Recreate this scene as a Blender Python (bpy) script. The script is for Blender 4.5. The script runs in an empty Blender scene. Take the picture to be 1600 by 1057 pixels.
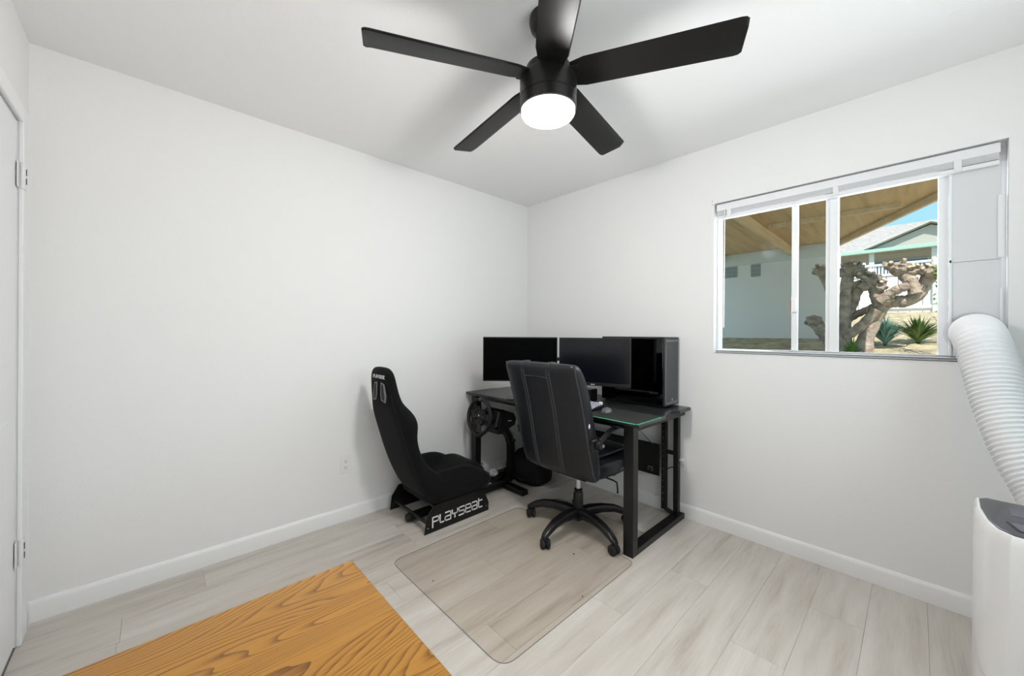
import bpy, bmesh, math, random
from mathutils import Vector, Matrix
S = bpy.context.scene
COL = S.collection
PI = math.pi
rnd = random.Random(7)

# ---------------------------------------------------------------- camera
yaw, roll = .8138, .0056
Fv = Vector((math.cos(yaw), math.sin(yaw), 0)); Rv = Vector((math.sin(yaw), -math.cos(yaw), 0)); Uv = Vector((0, 0, 1))
R2 = Rv*math.cos(roll)+Uv*math.sin(roll); U2 = -Rv*math.sin(roll)+Uv*math.cos(roll)
cam = bpy.data.cameras.new('camera'); co = bpy.data.objects.new('camera', cam); COL.objects.link(co)
M = Matrix((R2, U2, -Fv)).transposed().to_4x4(); M.translation = Vector((-2.6156, -2.5622, 1.2310))
co.matrix_world = M
cam.sensor_width = 36; cam.lens = 36*596.32/1600; cam.shift_y = -7.52/1600; cam.clip_start = .02
S.camera = co

# ---------------------------------------------------------------- world, sun, lights, exposure
S.view_settings.view_transform = 'Standard'; S.view_settings.look = 'None'
S.view_settings.gamma = 1; S.view_settings.use_curve_mapping = False
S.view_settings.exposure = .08
w = bpy.data.worlds.new('sky'); S.world = w; w.use_nodes = True
nt = w.node_tree; nt.nodes.clear()
wo = nt.nodes.new('ShaderNodeOutputWorld'); bg = nt.nodes.new('ShaderNodeBackground')
tc = nt.nodes.new('ShaderNodeTexCoord'); sx = nt.nodes.new('ShaderNodeSeparateXYZ'); cr = nt.nodes.new('ShaderNodeValToRGB')
cr.color_ramp.elements[0].position = 0; cr.color_ramp.elements[0].color = (.25, .58, .66, 1)
cr.color_ramp.elements[1].position = .5; cr.color_ramp.elements[1].color = (.32, .47, .62, 1)
nt.links.new(tc.outputs['Generated'], sx.inputs[0]); nt.links.new(sx.outputs['Z'], cr.inputs[0])
nt.links.new(cr.outputs[0], bg.inputs[0]); nt.links.new(bg.outputs[0], wo.inputs[0])
bg.inputs[1].default_value = 1.5

def light(name, kind, loc, energy, color, direction=None, **kw):
    l = bpy.data.lights.new(name, kind); l.energy = energy; l.color = color
    for k, v in kw.items(): setattr(l, k, v)
    o = bpy.data.objects.new(name, l); COL.objects.link(o); o.location = loc
    if direction: o.rotation_euler = Vector(direction).to_track_quat('-Z', 'Y').to_euler()
    return o
light('sun', 'SUN', (-3, -6, 8), 5.2, (1, .94, .84), (.50, .35, -.80), angle=.01)
# fill lamp added behind the camera, then daylight through the window in view
light('back_fill_lamp', 'AREA', (-1.55, -3.52, 1.45), 20, (1, .98, .97), (-.35, 1, .45), shape='RECTANGLE', size=1.7, size_y=1.3)
light('side_window_daylight', 'AREA', (.35, -2.16, 1.75), 13, (.86, .93, 1.0), (-1, .0, -.05), shape='RECTANGLE', size=.95, size_y=.7)
FAN_W = 31          # watts of the fan lamp's own bulb (see the fan)
DIFF_E = 60.0        # glow of its diffuser

# ---------------------------------------------------------------- materials
def mat(name, col=(.8, .8, .8), rough=.5, metal=0, spec=.5, bump=None, var=None, coat=0, alpha=1, emis=None, sheen=0):
    m = bpy.data.materials.new(name); m.use_nodes = True
    n = m.node_tree.nodes; L = m.node_tree.links; p = n['Principled BSDF']
    p.inputs['Base Color'].default_value = (*col, 1); p.inputs['Roughness'].default_value = rough
    p.inputs['Metallic'].default_value = metal; p.inputs['Specular IOR Level'].default_value = spec
    p.inputs['Coat Weight'].default_value = coat; p.inputs['Sheen Weight'].default_value = sheen
    if emis: p.inputs['Emission Color'].default_value = (*emis[0], 1); p.inputs['Emission Strength'].default_value = emis[1]
    t = n.new('ShaderNodeTexCoord')
    if bump:
        sc, st, dist = bump[:3]
        nz = n.new('ShaderNodeTexNoise'); nz.inputs['Scale'].default_value = sc; nz.inputs['Detail'].default_value = 3
        L.new(t.outputs['Object'], nz.inputs['Vector'])
        b = n.new('ShaderNodeBump'); b.inputs['Strength'].default_value = st; b.inputs['Distance'].default_value = dist
        L.new(nz.outputs['Fac'], b.inputs['Height']); L.new(b.outputs[0], p.inputs['Normal'])
    if var:
        sc, amt = var
        nz = n.new('ShaderNodeTexNoise'); nz.inputs['Scale'].default_value = sc; nz.inputs['Detail'].default_value = 4
        L.new(t.outputs['Object'], nz.inputs['Vector'])
        r = n.new('ShaderNodeValToRGB')
        r.color_ramp.elements[0].position = .3; r.color_ramp.elements[1].position = .7
        r.color_ramp.elements[0].color = (*[c*(1-amt) for c in col], 1); r.color_ramp.elements[1].color = (*[min(1, c*(1+amt)) for c in col], 1)
        L.new(nz.outputs['Fac'], r.inputs[0]); L.new(r.outputs[0], p.inputs['Base Color'])
    return m

def grain_mat(name, stops, along='X', stretch=(.7, 9), rings=0, rough=.45, pore=.25, objvar=0, fine=220):
    """wood with long streaks along one axis; 'rings' > 0 adds contour-line (flat sawn) figure"""
    m = bpy.data.materials.new(name); m.use_nodes = True
    n = m.node_tree.nodes; L = m.node_tree.links; p = n['Principled BSDF']
    p.inputs['Roughness'].default_value = rough
    t = n.new('ShaderNodeTexCoord'); info = n.new('ShaderNodeObjectInfo')
    off = n.new('ShaderNodeVectorMath'); off.operation = 'SCALE'; off.inputs['Scale'].default_value = 37.0
    cmb = n.new('ShaderNodeCombineXYZ'); L.new(info.outputs['Random'], cmb.inputs[0]); L.new(info.outputs['Random'], cmb.inputs[1])
    L.new(cmb.outputs[0], off.inputs[0])
    add = n.new('ShaderNodeVectorMath'); L.new(t.outputs['Object'], add.inputs[0]); L.new(off.outputs[0], add.inputs[1])
    def noise(sx_, sy_, det, dist=0.0, rgh=.55):
        mp = n.new('ShaderNodeMapping'); mp.inputs['Scale'].default_value = (sx_, sy_, sy_)
        L.new(add.outputs[0], mp.inputs['Vector'])
        z = n.new('ShaderNodeTexNoise'); z.inputs['Scale'].default_value = 1; z.inputs['Detail'].default_value = det
        z.inputs['Distortion'].default_value = dist; z.inputs['Roughness'].default_value = rgh
        L.new(mp.outputs[0], z.inputs['Vector']); return z.outputs['Fac']
    def math_(op, a, b):
        k = n.new('ShaderNodeMath'); k.operation = op
        for i, v in enumerate((a, b)):
            if isinstance(v, (int, float)): k.inputs[i].default_value = v
            else: L.new(v, k.inputs[i])
        return k.outputs[0]
    base = noise(stretch[0], stretch[1], 5, .3)
    if rings:
        r1 = noise(stretch[0]*1.1, stretch[1]*.62, 2.5, .10, .42)
        saw = math_('FRACT', math_('MULTIPLY', r1, rings), 0)
        saw = math_('SUBTRACT', 1.0, math_('POWER', math_('SUBTRACT', 1.0, saw), 2.6))
        base = math_('ADD', math_('MULTIPLY', base, .35), math_('MULTIPLY', saw, .55))
    fn = noise(stretch[0]*4, fine, 2)
    v = math_('ADD', base, math_('MULTIPLY', math_('SUBTRACT', fn, .5), pore))
    if objvar: v = math_('ADD', v, math_('MULTIPLY', math_('SUBTRACT', info.outputs['Random'], .5), objvar))
    ramp = n.new('ShaderNodeValToRGB'); e = ramp.color_ramp.elements
    while len(e) < len(stops): e.new(.5)
    for el, (po, c) in zip(e, stops): el.position = po; el.color = (*c, 1)
    L.new(v, ramp.inputs[0]); L.new(ramp.outputs[0], p.inputs['Base Color'])
    b = n.new('ShaderNodeBump'); b.inputs['Strength'].default_value = .12; b.inputs['Distance'].default_value = .001
    L.new(v, b.inputs['Height']); L.new(b.outputs[0], p.inputs['Normal'])
    return m

def glass_mat(name, tint=(1, 1, 1), gloss=.08, rough=0.0):
    m = bpy.data.materials.new(name); m.use_nodes = True
    n = m.node_tree.nodes; L = m.node_tree.links; n.clear()
    o = n.new('ShaderNodeOutputMaterial'); mix = n.new('ShaderNodeMixShader'); tr = n.new('ShaderNodeBsdfTransparent')
    gl = n.new('ShaderNodeBsdfGlossy'); fr = n.new('ShaderNodeFresnel'); mu = n.new('ShaderNodeMath'); mu.operation = 'MULTIPLY'
    tr.inputs[0].default_value = (*tint, 1); gl.inputs['Roughness'].default_value = rough; mu.inputs[1].default_value = gloss*12
    mu.use_clamp = True; fr.inputs[0].default_value = 1.45
    gm = n.new('ShaderNodeNewGeometry'); inv = n.new('ShaderNodeMath'); inv.operation = 'SUBTRACT'; inv.inputs[0].default_value = 1
    m2 = n.new('ShaderNodeMath'); m2.operation = 'MULTIPLY'; L.new(gm.outputs['Backfacing'], inv.inputs[1])
    L.new(fr.outputs[0], mu.inputs[0]); L.new(mu.outputs[0], m2.inputs[0]); L.new(inv.outputs[0], m2.inputs[1]); L.new(m2.outputs[0], mix.inputs[0]); L.new(tr.outputs[0], mix.inputs[1]); L.new(gl.outputs[0], mix.inputs[2])
    L.new(mix.outputs[0], o.inputs[0]); return m

MT = dict(
    wall=mat('white_wall_paint', (.82, .815, .81), .75, bump=(130, .35, .002)),
    ceil=mat('white_ceiling_paint', (.89, .885, .885), .8, bump=(110, .4, .002)),
    trim=mat('white_gloss_trim', (.83, .83, .83), .32),
    door=mat('white_door_paint', (.82, .82, .83), .38),
    sub=mat('subfloor_grey', (.2, .185, .165), .9),
    plank=grain_mat('vinyl_plank', [(.26, (.42, .38, .335)), (.42, (.54, .495, .445)), (.58, (.59, .555, .505)), (.78, (.65, .615, .575))],
                    stretch=(1.7, 15), rough=.42, pore=.30, objvar=.16, fine=150),
    oak=grain_mat('honey_oak', [(.10, (.13, .052, .009)), (.34, (.25, .105, .016)), (.54, (.36, .165, .024)), (.90, (.44, .215, .034))],
                  stretch=(.9, 8.5), rings=64, rough=.30, pore=.62, fine=260),
    black_fabric=mat('black_suede', (.007, .007, .008), .95, spec=.10, bump=(60, .3, .002), sheen=.05),
    black_fabric2=mat('black_side_fabric', (.009, .009, .010), .85, spec=.15, bump=(300, .4, .001)),
    leather=mat('black_leather', (.009, .010, .013), .34, spec=.38, bump=(22, .35, .004)),
    piping=mat('black_leather_piping', (.035, .036, .04), .45),
    steel=mat('black_powder_steel', (.005, .005, .0055), .38, spec=.35),
    plastic=mat('black_plastic', (.006, .006, .007), .33, spec=.4),
    rubber=mat('black_rubber', (.010, .010, .011), .6, spec=.3),
    matte=mat('matte_black_fan', (.010, .0095, .009), .34, spec=.35),
    blade=mat('black_fan_blade', (.010, .0095, .0095), 0.38, spec=.18, bump=(90, .15, .001)),
    desk=mat('carbon_desk_laminate', (.020, .020, .022), .30, bump=(260, .3, .0008)),
    pad=mat('mouse_pad_cloth', (.010, .010, .011), .85),
    green=mat('green_stitched_edge', (.06, .42, .22), .5),
    screen1=mat('screen_glass_black', (.0008, .0008, .001), .5, spec=.03),
    screen2=mat('screen_panel_satin', (.003, .0035, .006), .22, spec=.40),
    bezel=mat('black_bezel', (.012, .012, .013), .35),
    silver=mat('satin_silver', (.55, .56, .58), .3, metal=1),
    chrome=mat('white_gas_lift', (.70, .70, .70), .3, metal=.3),
    white=mat('white_plastic', (.80, .80, .80), .3),
    hose=mat('white_hose_plastic', (.84, .84, .85), .42),
    acw=mat('white_appliance', (.80, .80, .80), .22, coat=.3),
    acd=mat('dark_appliance_panel', (.035, .035, .042), .22),
    letter=mat('white_print', (.82, .82, .82), .5),
    dimletter=mat('grey_print', (.30, .30, .31), .5),
    greyrim=mat('grey_grommet_plastic', (.16, .16, .165), .4),
    key=mat('pale_keycaps', (.42, .42, .50), .4),
    purple=mat('blue_wheel_mark', (.06, .06, .22), .5),
    paper=mat('crumpled_white_paper', (.75, .75, .75), .8, bump=(60, .8, .01)),
    dark=mat('dark_slot', (.01, .01, .01), .6),
    mesh=None, frame=mat('white_window_frame', (.84, .85, .86), .35),
    slat=mat('white_blind_slats', (.80, .80, .82), .4),
    kit=mat('white_vent_panel', (.70, .70, .71), .4),
    clear=glass_mat('window_glass', (.985, .985, .985), .002),
    collar=glass_mat('clear_plastic_collar', (.93, .93, .95), .25, .1),
    tint=glass_mat('smoked_case_glass', (.16, .16, .18), .12, .02),
    matplastic=glass_mat('chair_mat_plastic', (.957, .945, .928), .03, .25),
    red=mat('red_sticker', (.45, .05, .05), .5),
    amber=mat('ochre', (.4, .2, .05), .5),
)
MT['oak'].node_tree.nodes['Principled BSDF'].inputs['Specular IOR Level'].default_value = .25
# perforated front of the computer case
m = mat('perforated_front', (.05, .05, .055), .35, metal=.4); n = m.node_tree.nodes; L = m.node_tree.links
t = n.new('ShaderNodeTexCoord'); v = n.new('ShaderNodeTexVoronoi'); v.inputs['Scale'].default_value = 170; v.inputs['Randomness'].default_value = 0
L.new(t.outputs['Object'], v.inputs['Vector']); r = n.new('ShaderNodeValToRGB'); r.color_ramp.elements[0].position = .35; r.color_ramp.elements[1].position = .5
r.color_ramp.elements[0].color = (.004, .004, .004, 1); r.color_ramp.elements[1].color = (.09, .09, .10, 1)
L.new(v.outputs['Distance'], r.inputs[0]); L.new(r.outputs[0], n['Principled BSDF'].inputs['Base Color']); MT['mesh'] = m

# ---------------------------------------------------------------- mesh helpers
class MB:
    def __init__(s): s.bm = bmesh.new()
    def _new(s, verts, T):
        if T is not None: bmesh.ops.transform(s.bm, matrix=T, verts=verts)
        return verts
    def box(s, lo, hi, bev=0, T=None, seg=1):
        r = bmesh.ops.create_cube(s.bm, size=1); vs = r['verts']
        c = [(a+b)/2 for a, b in zip(lo, hi)]; d = [abs(b-a) for a, b in zip(lo, hi)]
        for v in vs: v.co = Vector((v.co[i]*d[i]+c[i] for i in range(3)))
        if bev:
            es = list({e for v in vs for e in v.link_edges})
            r = bmesh.ops.bevel(s.bm, geom=es, offset=bev, segments=seg, affect='EDGES', profile=.5)
            vs = list({v for f in r['faces'] for v in f.verts} | {v for v in vs if v.is_valid})
        s._new(vs, T); return s
    def prism(s, pts, axis, a, b, bev=0, T=None):
        """extrude a closed 2-D outline along an axis (0,1,2) from a to b"""
        def P(p, h): q = list(p); q.insert(axis, h); return Vector(q)
        lo = [s.bm.verts.new(P(p, a)) for p in pts]; hi = [s.bm.verts.new(P(p, b)) for p in pts]
        fs = [s.bm.faces.new(lo), s.bm.faces.new(hi)]
        k = len(pts)
        for i in range(k): fs.append(s.bm.faces.new((lo[i], lo[(i+1) % k], hi[(i+1) % k], hi[i])))
        bmesh.ops.recalc_face_normals(s.bm, faces=fs)
        vs = lo+hi
        if bev:
            es = [e for f in fs[:2] for e in f.edges]
            r = bmesh.ops.bevel(s.bm, geom=es, offset=bev, segments=1, affect='EDGES')
            vs = list({v for f in r['faces'] for v in f.verts} | {v for v in vs if v.is_valid})
        s._new(vs, T); return s
    def loft(s, rings, cap=True, close=False):
        R = [[s.bm.verts.new(Vector(p)) for p in r] for r in rings]; k = len(R[0]); fs = []
        pairs = list(zip(R, R[1:])) + ([(R[-1], R[0])] if close else [])
        for A, B in pairs:
            for i in range(k): fs.append(s.bm.faces.new((A[i], A[(i+1) % k], B[(i+1) % k], B[i])))
        if cap and not close: fs.append(s.bm.faces.new(R[0])); fs.append(s.bm.faces.new(R[-1]))
        bmesh.ops.recalc_face_normals(s.bm, faces=fs); return s
    def tube(s, path, r, n=8, close=False, flat=None):
        """round (or, with flat=(w,h), rectangular) bar along a path; r may be a list"""
        P = [Vector(p) for p in path]; rings = []; up = None
        N = len(P)
        for i, p in enumerate(P):
            if close: d = (P[(i+1) % N]-P[i-1])
            else: d = (P[min(i+1, N-1)]-P[max(i-1, 0)])
            d.normalize()
            if up is None:
                up = Vector((0, 0, 1)) if abs(d.z) < .9 else Vector((1, 0, 0))
            u = (up-d*up.dot(d)); u.normalize(); up = u; sd = d.cross(u)
            rr = r[i] if isinstance(r, (list, tuple)) else r
            if flat: a, b = flat[0]/2, flat[1]/2; rings.append([p+sd*a+u*b, p-sd*a+u*b, p-sd*a-u*b, p+sd*a-u*b])
            else: rings.append([p+(sd*math.cos(2*PI*j/n)+u*math.sin(2*PI*j/n))*rr for j in range(n)])
        return s.loft(rings, close=close)
    def lathe(s, prof, c=(0, 0, 0), n=32, axis='Z', T=None):
        rings = []
        for r, h in prof:
            ring = []
            for j in range(n):
                a = 2*PI*j/n; x, y = math.cos(a)*r, math.sin(a)*r
                q = {'Z': (x, y, h), 'X': (h, x, y), 'Y': (x, h, y)}[axis]
                q = Vector(q)+Vector(c)
                if T is not None: q = T @ q
                ring.append(q)
            rings.append(ring)
        return s.loft(rings)
    def ball(s, c, r, sc=(1, 1, 1), sub=2):
        rr = bmesh.ops.create_icosphere(s.bm, subdivisions=sub, radius=r)
        for v in rr['verts']: v.co = Vector((v.co[i]*sc[i]+c[i] for i in range(3)))
        return s
    def mesh(s, name, m, smooth=True):
        me = bpy.data.meshes.new(name); s.bm.to_mesh(me); s.bm.free(); me.materials.append(m)
        if smooth:
            me.polygons.foreach_set('use_smooth', [True]*len(me.polygons)); me.set_sharp_from_angle(angle=.61)
        return me
    def build(s, name, m, parent=None, loc=None, rot=None, sub=0, label=None, smooth=True, kind=None):
        me = s.mesh(name, m, smooth)
        o = bpy.data.objects.new(name, me); COL.objects.link(o)
        if parent: o.parent = parent
        if loc: o.location = loc
        if rot: o.rotation_euler = rot
        if sub:
            md = o.modifiers.new('sub', 'SUBSURF'); md.levels = sub; md.render_levels = sub
            me.polygons.foreach_set('use_smooth', [True]*len(me.polygons))
            for e in me.edges: e.use_edge_sharp = False
        if label: o['label'] = label
        if kind: o['kind'] = kind
        return o

def thing(name, label, cat, loc=(0, 0, 0), rz=0, group=None):
    o = bpy.data.objects.new(name, None); COL.objects.link(o); o.location = loc; o.rotation_euler = (0, 0, rz)
    o.empty_display_size = .1; o['label'] = label; o['category'] = cat
    if group: o['group'] = group
    return o
def tag(o, label, cat, group=None):
    o['label'] = label; o['category'] = cat
    if group: o['group'] = group
    return o
def st(o): o['kind'] = 'structure'; return o
def inst(o, parent, loc, rot=(0, 0, 0), sc=(1, 1, 1)):
    c = o.copy(); COL.objects.link(c); c.parent = parent; c.location = loc; c.rotation_euler = rot; c.scale = sc; return c
def rrect(w_, h_, r, n=5, cx=0, cy=0):
    pts = []
    for qx, qy, a0 in ((1, 1, 0), (-1, 1, 90), (-1, -1, 180), (1, -1, 270)):
        for i in range(n+1):
            a = math.radians(a0+90*i/n); pts.append((cx+qx*(w_/2-r)+r*math.cos(a), cy+qy*(h_/2-r)+r*math.sin(a)))
    return pts
def super_(a, b, p=4, n=28):
    out = []
    for i in range(n):
        t_ = 2*PI*i/n; c, s_ = math.cos(t_), math.sin(t_)
        out.append((a*math.copysign(abs(c)**(2/p), c), b*math.copysign(abs(s_)**(2/p), s_)))
    return out

# ================================================================ ROOM
XD, YB, H = -2.994, -3.40, 2.44
MB().box((XD-.1, 0, 0), (.16, .1, H)).build('wall_left', MT['wall'])['kind'] = 'structure'
WY0, WY1, WZ0, WZ1 = -1.672, -2.828, 1.113, 2.066      # window opening
b = MB()
b.box((0, WY0, 0), (.14, 0, H)); b.box((0, YB, 0), (.14, WY1, H)); b.box((0, WY1, 0), (.14, WY0, WZ0)); b.box((0, WY1, WZ1), (.14, WY0, H))
st(b.build('wall_right', MT['wall']))
# door wall: door y -.172 .. -.98
DY0, DY1, DZ = -.168, -.935, 2.045
b = MB(); b.box((XD-.12, DY0, 0), (XD, 0, H)); b.box((XD-.12, YB, 0), (XD, DY1, H)); b.box((XD-.12, DY1, DZ), (XD, DY0, H))
st(b.build('wall_near', MT['wall']))
b = MB()   # back wall behind the camera; its opening is added to let the fill in
b.box((XD-.1, YB-.12, 0), (-2.4, YB, H)); b.box((-.7, YB-.12, 0), (.14, YB, H)); b.box((-2.4, YB-.12, 0), (-.7, YB, .8)); b.box((-2.4, YB-.12, 2.1), (-.7, YB, H))
st(b.build('wall_back', MT['wall']))
st(MB().box((XD-.12, YB-.12, H), (.16, .1, H+.12)).build('ceiling', MT['ceil']))
st(MB().box((XD-.5, YB-2.6, 2.30), (.6, YB-.12, 2.40)).build('sun_blocker', MT['ceil']))   # unseen slab added to keep the sun out of the back opening
fl = st(MB().box((XD-.12, YB-.12, -.12), (.14, .1, -.004)).build('floor', MT['sub']))
# planks, each its own piece: 0.18 wide, 1.22 long, running along the left wall
PW, PLN, G = .183, 1.22, .0003
starts = {0: -2.42, 1: -2.70, 2: -1.95, 3: -2.55, 4: -2.2}
k = 0; y = -.040
rows = [(0.0, -.040)]
while y > YB: rows.append((y, max(y-PW, YB))); y -= PW
cache = {}
for i, (ya, yb) in enumerate(rows):
    s0 = {0: -2.9, 1: -2.418, 2: -2.702}.get(i, -2.9+((i*.47) % PLN))
    cuts = []; x = s0
    while x > XD: x -= PLN
    while x < 0: x += PLN; cuts.append(min(x, 0))
    xa = XD
    for xb in cuts:
        if xb-xa > .01:
            key = (round(xb-xa, 3), round(ya-yb, 3))
            if key not in cache:
                q = MB().box((-(xb-xa)/2+G, -(ya-yb)/2+G, -.004), ((xb-xa)/2-G, (ya-yb)/2-G, 0), bev=.0004)
                cache[key] = q.mesh('plank', MT['plank'], smooth=False)
            o = bpy.data.objects.new('plank', cache[key]); COL.objects.link(o); o.parent = fl
            o.location = ((xa+xb)/2, (ya+yb)/2, 0)
        xa = xb

def baseboard(name, p0, p1, nrm):
    """profile with eased top run between two floor points"""
    prof = [(0, 0), (.014, 0), (.014, .070), (.011, .080), (.006, .087), (0, .089)]
    p0, p1, nrm = Vector(p0), Vector(p1), Vector(nrm)
    rings = [[p+nrm*a+Vector((0, 0, h)) for a, h in prof] for p in (p0, p1)]
    return st(MB().loft(rings).build(name, MT['trim']))
baseboard('baseboard_left', (XD, 0, 0), (0, 0, 0), (0, -1, 0))
baseboard('baseboard_right', (0, 0, 0), (0, YB, 0), (-1, 0, 0))
baseboard('baseboard_near', (XD, 0, 0), (XD, DY0+.10, 0), (1, 0, 0))
baseboard('baseboard_back', (XD, YB, 0), (0, YB, 0), (0, 1, 0))

# door with casing and hinges in the near wall
b = MB()
b.box((XD, DY0-.002, 0), (XD+.014, DY0+.110, DZ+.06), .003); b.box((XD, DY1-.06, 0), (XD+.014, DY1+.002, DZ+.06), .003); b.box((XD, DY1+.002, DZ-.002), (XD+.014, DY0-.002, DZ+.06), .003)
st(b.build('trim_1', MT['trim']))
dr = MB().box((XD-.038, DY1+.004, .012), (XD-.002, DY0-.004, DZ-.005), .002).build('door_1', MT['door']); st(dr)
b = MB()
for (z0, z1) in ((.2, .9), (1.1, 1.9)):
    for (ya, yb) in ((-.27, -.50), (-.60, -.83)): b.box((XD-.004, yb, z0), (XD+.001, ya, z1), .003)
b.build('door_panel', MT['door'], dr)
for z in (.365, 1.835):
    hb = MB(); hb.box((XD+.001, DY0-.032, z-.05), (XD+.004, DY0-.003, z+.05), .001); hb.box((XD+.015, DY0+.001, z-.05), (XD+.0175, DY0+.03, z+.05), .001)
    hg = hb.build('hinge', MT['white'], dr, label='white painted butt hinge')
    MB().lathe([(.0, -.052), (.006, -.05), (.006, .05), (.0, .053)], (XD+.011, DY0-.001, z), 10).build('hinge_pin', MT['white'], hg)
    q = MB()
    for dz in (-.018, .018): q.box((XD+.0175, DY0+.012, z+dz-.012), (XD+.019, DY0+.018, z+dz+.012))
    q.build('screw_slot', MT['dark'], hg, label='dark gap in the white hinge')
MB().lathe([(0, 0), (.012, 0), (.012, .03), (.024, .045), (.028, .06), (.02, .072), (0, .075)], (XD, -.87, 1.0), 18, 'X').build('door_knob', MT['silver'], dr)

# ---------------------------------------------------------------- window in the right wall
FX = .06
wn = thing('window_1', 'white framed three-light window in the right wall', 'window'); del wn['category']; wn['kind'] = 'structure'
GZ0, GZ1 = 1.138, 1.985
b = MB()
b.box((FX, WY1, WZ0), (.12, WY0, GZ0), .002); b.box((FX, WY1, GZ1), (.12, WY0, WZ1), .002)
b.box((FX, WY0-.014, GZ0), (.12, WY0, GZ1)); b.box((FX, WY1, GZ0), (.12, WY1+.016, GZ1))
b.box((FX-.004, -2.273, GZ0), (.12, -2.238, GZ1), .002)
b.build('window_frame', MT['frame'], wn)
b = MB()
b.box((FX+.004, -2.096, GZ0), (.10, -2.068, GZ1), .003); b.build('sash_stile', MT['frame'], wn)
MB().box((FX+.006, -2.238, GZ0), (.10, -2.221, GZ1), .002).build('sash_stile', MT['frame'], wn)
MB().box((FX, -2.664, GZ0), (.10, -2.631, GZ1), .003).build('sash_stile', MT['frame'], wn)
b = MB()
b.box((FX-.012, WY1, GZ0-.012), (FX+.004, WY0-.002, GZ0-.006), .001); b.box((FX-.012, WY1, GZ0+.001), (FX+.002, WY0-.3, GZ0+.004))
b.build('window_track', MT['frame'], wn)
for ya, yb in ((-2.068, -1.686), (-2.221, -2.096), (-2.631, -2.273)):
    MB().box((.085, ya, GZ0) if ya < yb else (.085, yb, GZ0), (.088, max(ya, yb), GZ1)).build('pane', MT['clear'], wn, smooth=False)
lt = MB().box((FX-.012, -2.092, 1.36), (FX+.004, -2.070, 1.44), .002).build('sash_latch', MT['frame'], wn)
MB().box((FX-.006, -2.0695, 1.365), (FX+.004, -2.066, 1.432)).build('sticker', MT['red'], lt, label='thin red sticker on the latch')
MB().box((-.003, WY1-.0005, WZ0-.004), (FX+.01, WY0+.0005, WZ0), .001).build('window_sill', MT['trim'], wn)
# ---- vent kit filling the right-hand light
vk = thing('vent_panel_kit', 'white plastic air conditioner vent panel filling the right end of the window', 'vent panel', (0.04, -2.74, GZ0))
MB().box((-.004, -.072, .0), (.004, .074, .425), .001).build('lower_panel', MT['kit'], vk)
MB().box((-.008, -.072, .4255), (.002, .074, .846), .001).build('upper_panel', MT['kit'], vk)
MB().box((-.012, .066, 0), (.010, .076, .846), .002).build('edge_channel', MT['frame'], vk)
MB().box((-.012, -.078, 0), (.010, -.068, .30), .002).build('edge_channel', MT['frame'], vk)
MB().box((-.016, -.083, .43), (.006, -.062, .70), .002).build('edge_channel', MT['frame'], vk)
MB().lathe([(0, 0), (.006, 0), (.006, .008), (0, .01)], (-.012, .071, .43), 10, 'X').build('knob', MT['white'], vk)
MB().lathe([(.060, 0), (.092, 0), (.092, -.012), (.083, -.016), (.080, -.05), (.060, -.05)], (-.004, 0, .105), 36, 'X').build('collar', MT['collar'], vk, label='clear plastic hose collar')
MB().box((-.07, -.016, .176), (-.01, .016, .186), .003).build('collar_clip', MT['collar'], vk)

# ---- venetian blind pulled up
bl = thing('venetian_blind', 'white venetian blind fully raised at the top of the window', 'blind', (.022, -2.243, 1.964))
Y0, Y1 = .560, -.564
MB().box((-.012, Y1, .052), (-.008, Y0, .092), .001).build('valance', MT['slat'], bl)
MB().box((-.008, Y1+.003, .058), (.022, Y0-.003, .096), .001).build('head_rail', MT['slat'], bl)
sl = None
for i in range(9):
    z = .0235+i*.0032; dx = rnd.uniform(-.0015, .0015)
    if sl is None: sl = MB().prism([(-.0125, 0), (0, .0008), (.0115, 0), (.0115, .0020), (0, .0028), (-.0125, .0020)], 1, Y1+.004, Y0-.004).build('slat', MT['slat'], bl, smooth=False, loc=(0, 0, z)); 
    else: inst(sl, bl, (dx, 0, z), (0, 0, rnd.uniform(-.002, .002)))
MB().box((-.013, Y1+.002, 0), (.013, Y0-.002, .020), .002).build('bottom_rail', MT['slat'], bl)
for yy in (.487, -.025, -.445):
    MB().box((-.0165, yy-.012, .004), (-.0125, yy+.012, .055), .0015).build('ladder_tape_clip', MT['white'], bl)
MB().tube([(-.02, .510, .056), (-.02, .511, -.30), (-.021, .513, -.69)], [.0035, .004, .005], 8).build('tilt_wand', MT['white'], bl)

# ================================================================ CEILING FAN
FC = (-1.514, -1.590)
fan = thing('ceiling_fan', 'matte black five-blade ceiling fan with a lit round lamp', 'ceiling fan', (FC[0], FC[1], H))
tz = lambda z: z-H
MB().lathe([(0, 0), (.072, 0), (.074, -.02), (.068, -.04), (.045, -.055), (.0, -.056)], (0, 0, 0), 40).build('canopy', MT['matte'], fan)
MB().lathe([(0, -.05), (.013, -.05), (.013, -.19), (0, -.19)], (0, 0, 0), 16).build('downrod', MT['matte'], fan)
MB().lathe([(0, tz(2.262)), (.04, tz(2.262)), (.085, tz(2.245)), (.090, tz(2.20)), (.0, tz(2.20))], (0, 0, 0), 40).build('motor_hub', MT['matte'], fan)
MB().lathe([(0, tz(2.206)), (.104, tz(2.206)), (.108, tz(2.200)), (.108, tz(2.130)), (.1055, tz(2.1285)), (.1055, tz(2.1265)), (.108, tz(2.125)), (.108, tz(2.087)), (.104, tz(2.084)), (0, tz(2.084))], (0, 0, 0), 56).build('motor_housing', MT['matte'], fan)
glow = mat('lit_lamp_diffuser', (.9, .88, .82), .4, emis=((1, .965, .92), DIFF_E))
MB().lathe([(0, tz(2.0838)), (.101, tz(2.0838)), (.1015, tz(2.074)), (.097, tz(2.066)), (.07, tz(2.0615)), (0, tz(2.060))], (0, 0, 0), 48).build('lamp_diffuser', glow, fan, label='glowing white lamp diffuser')
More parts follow.
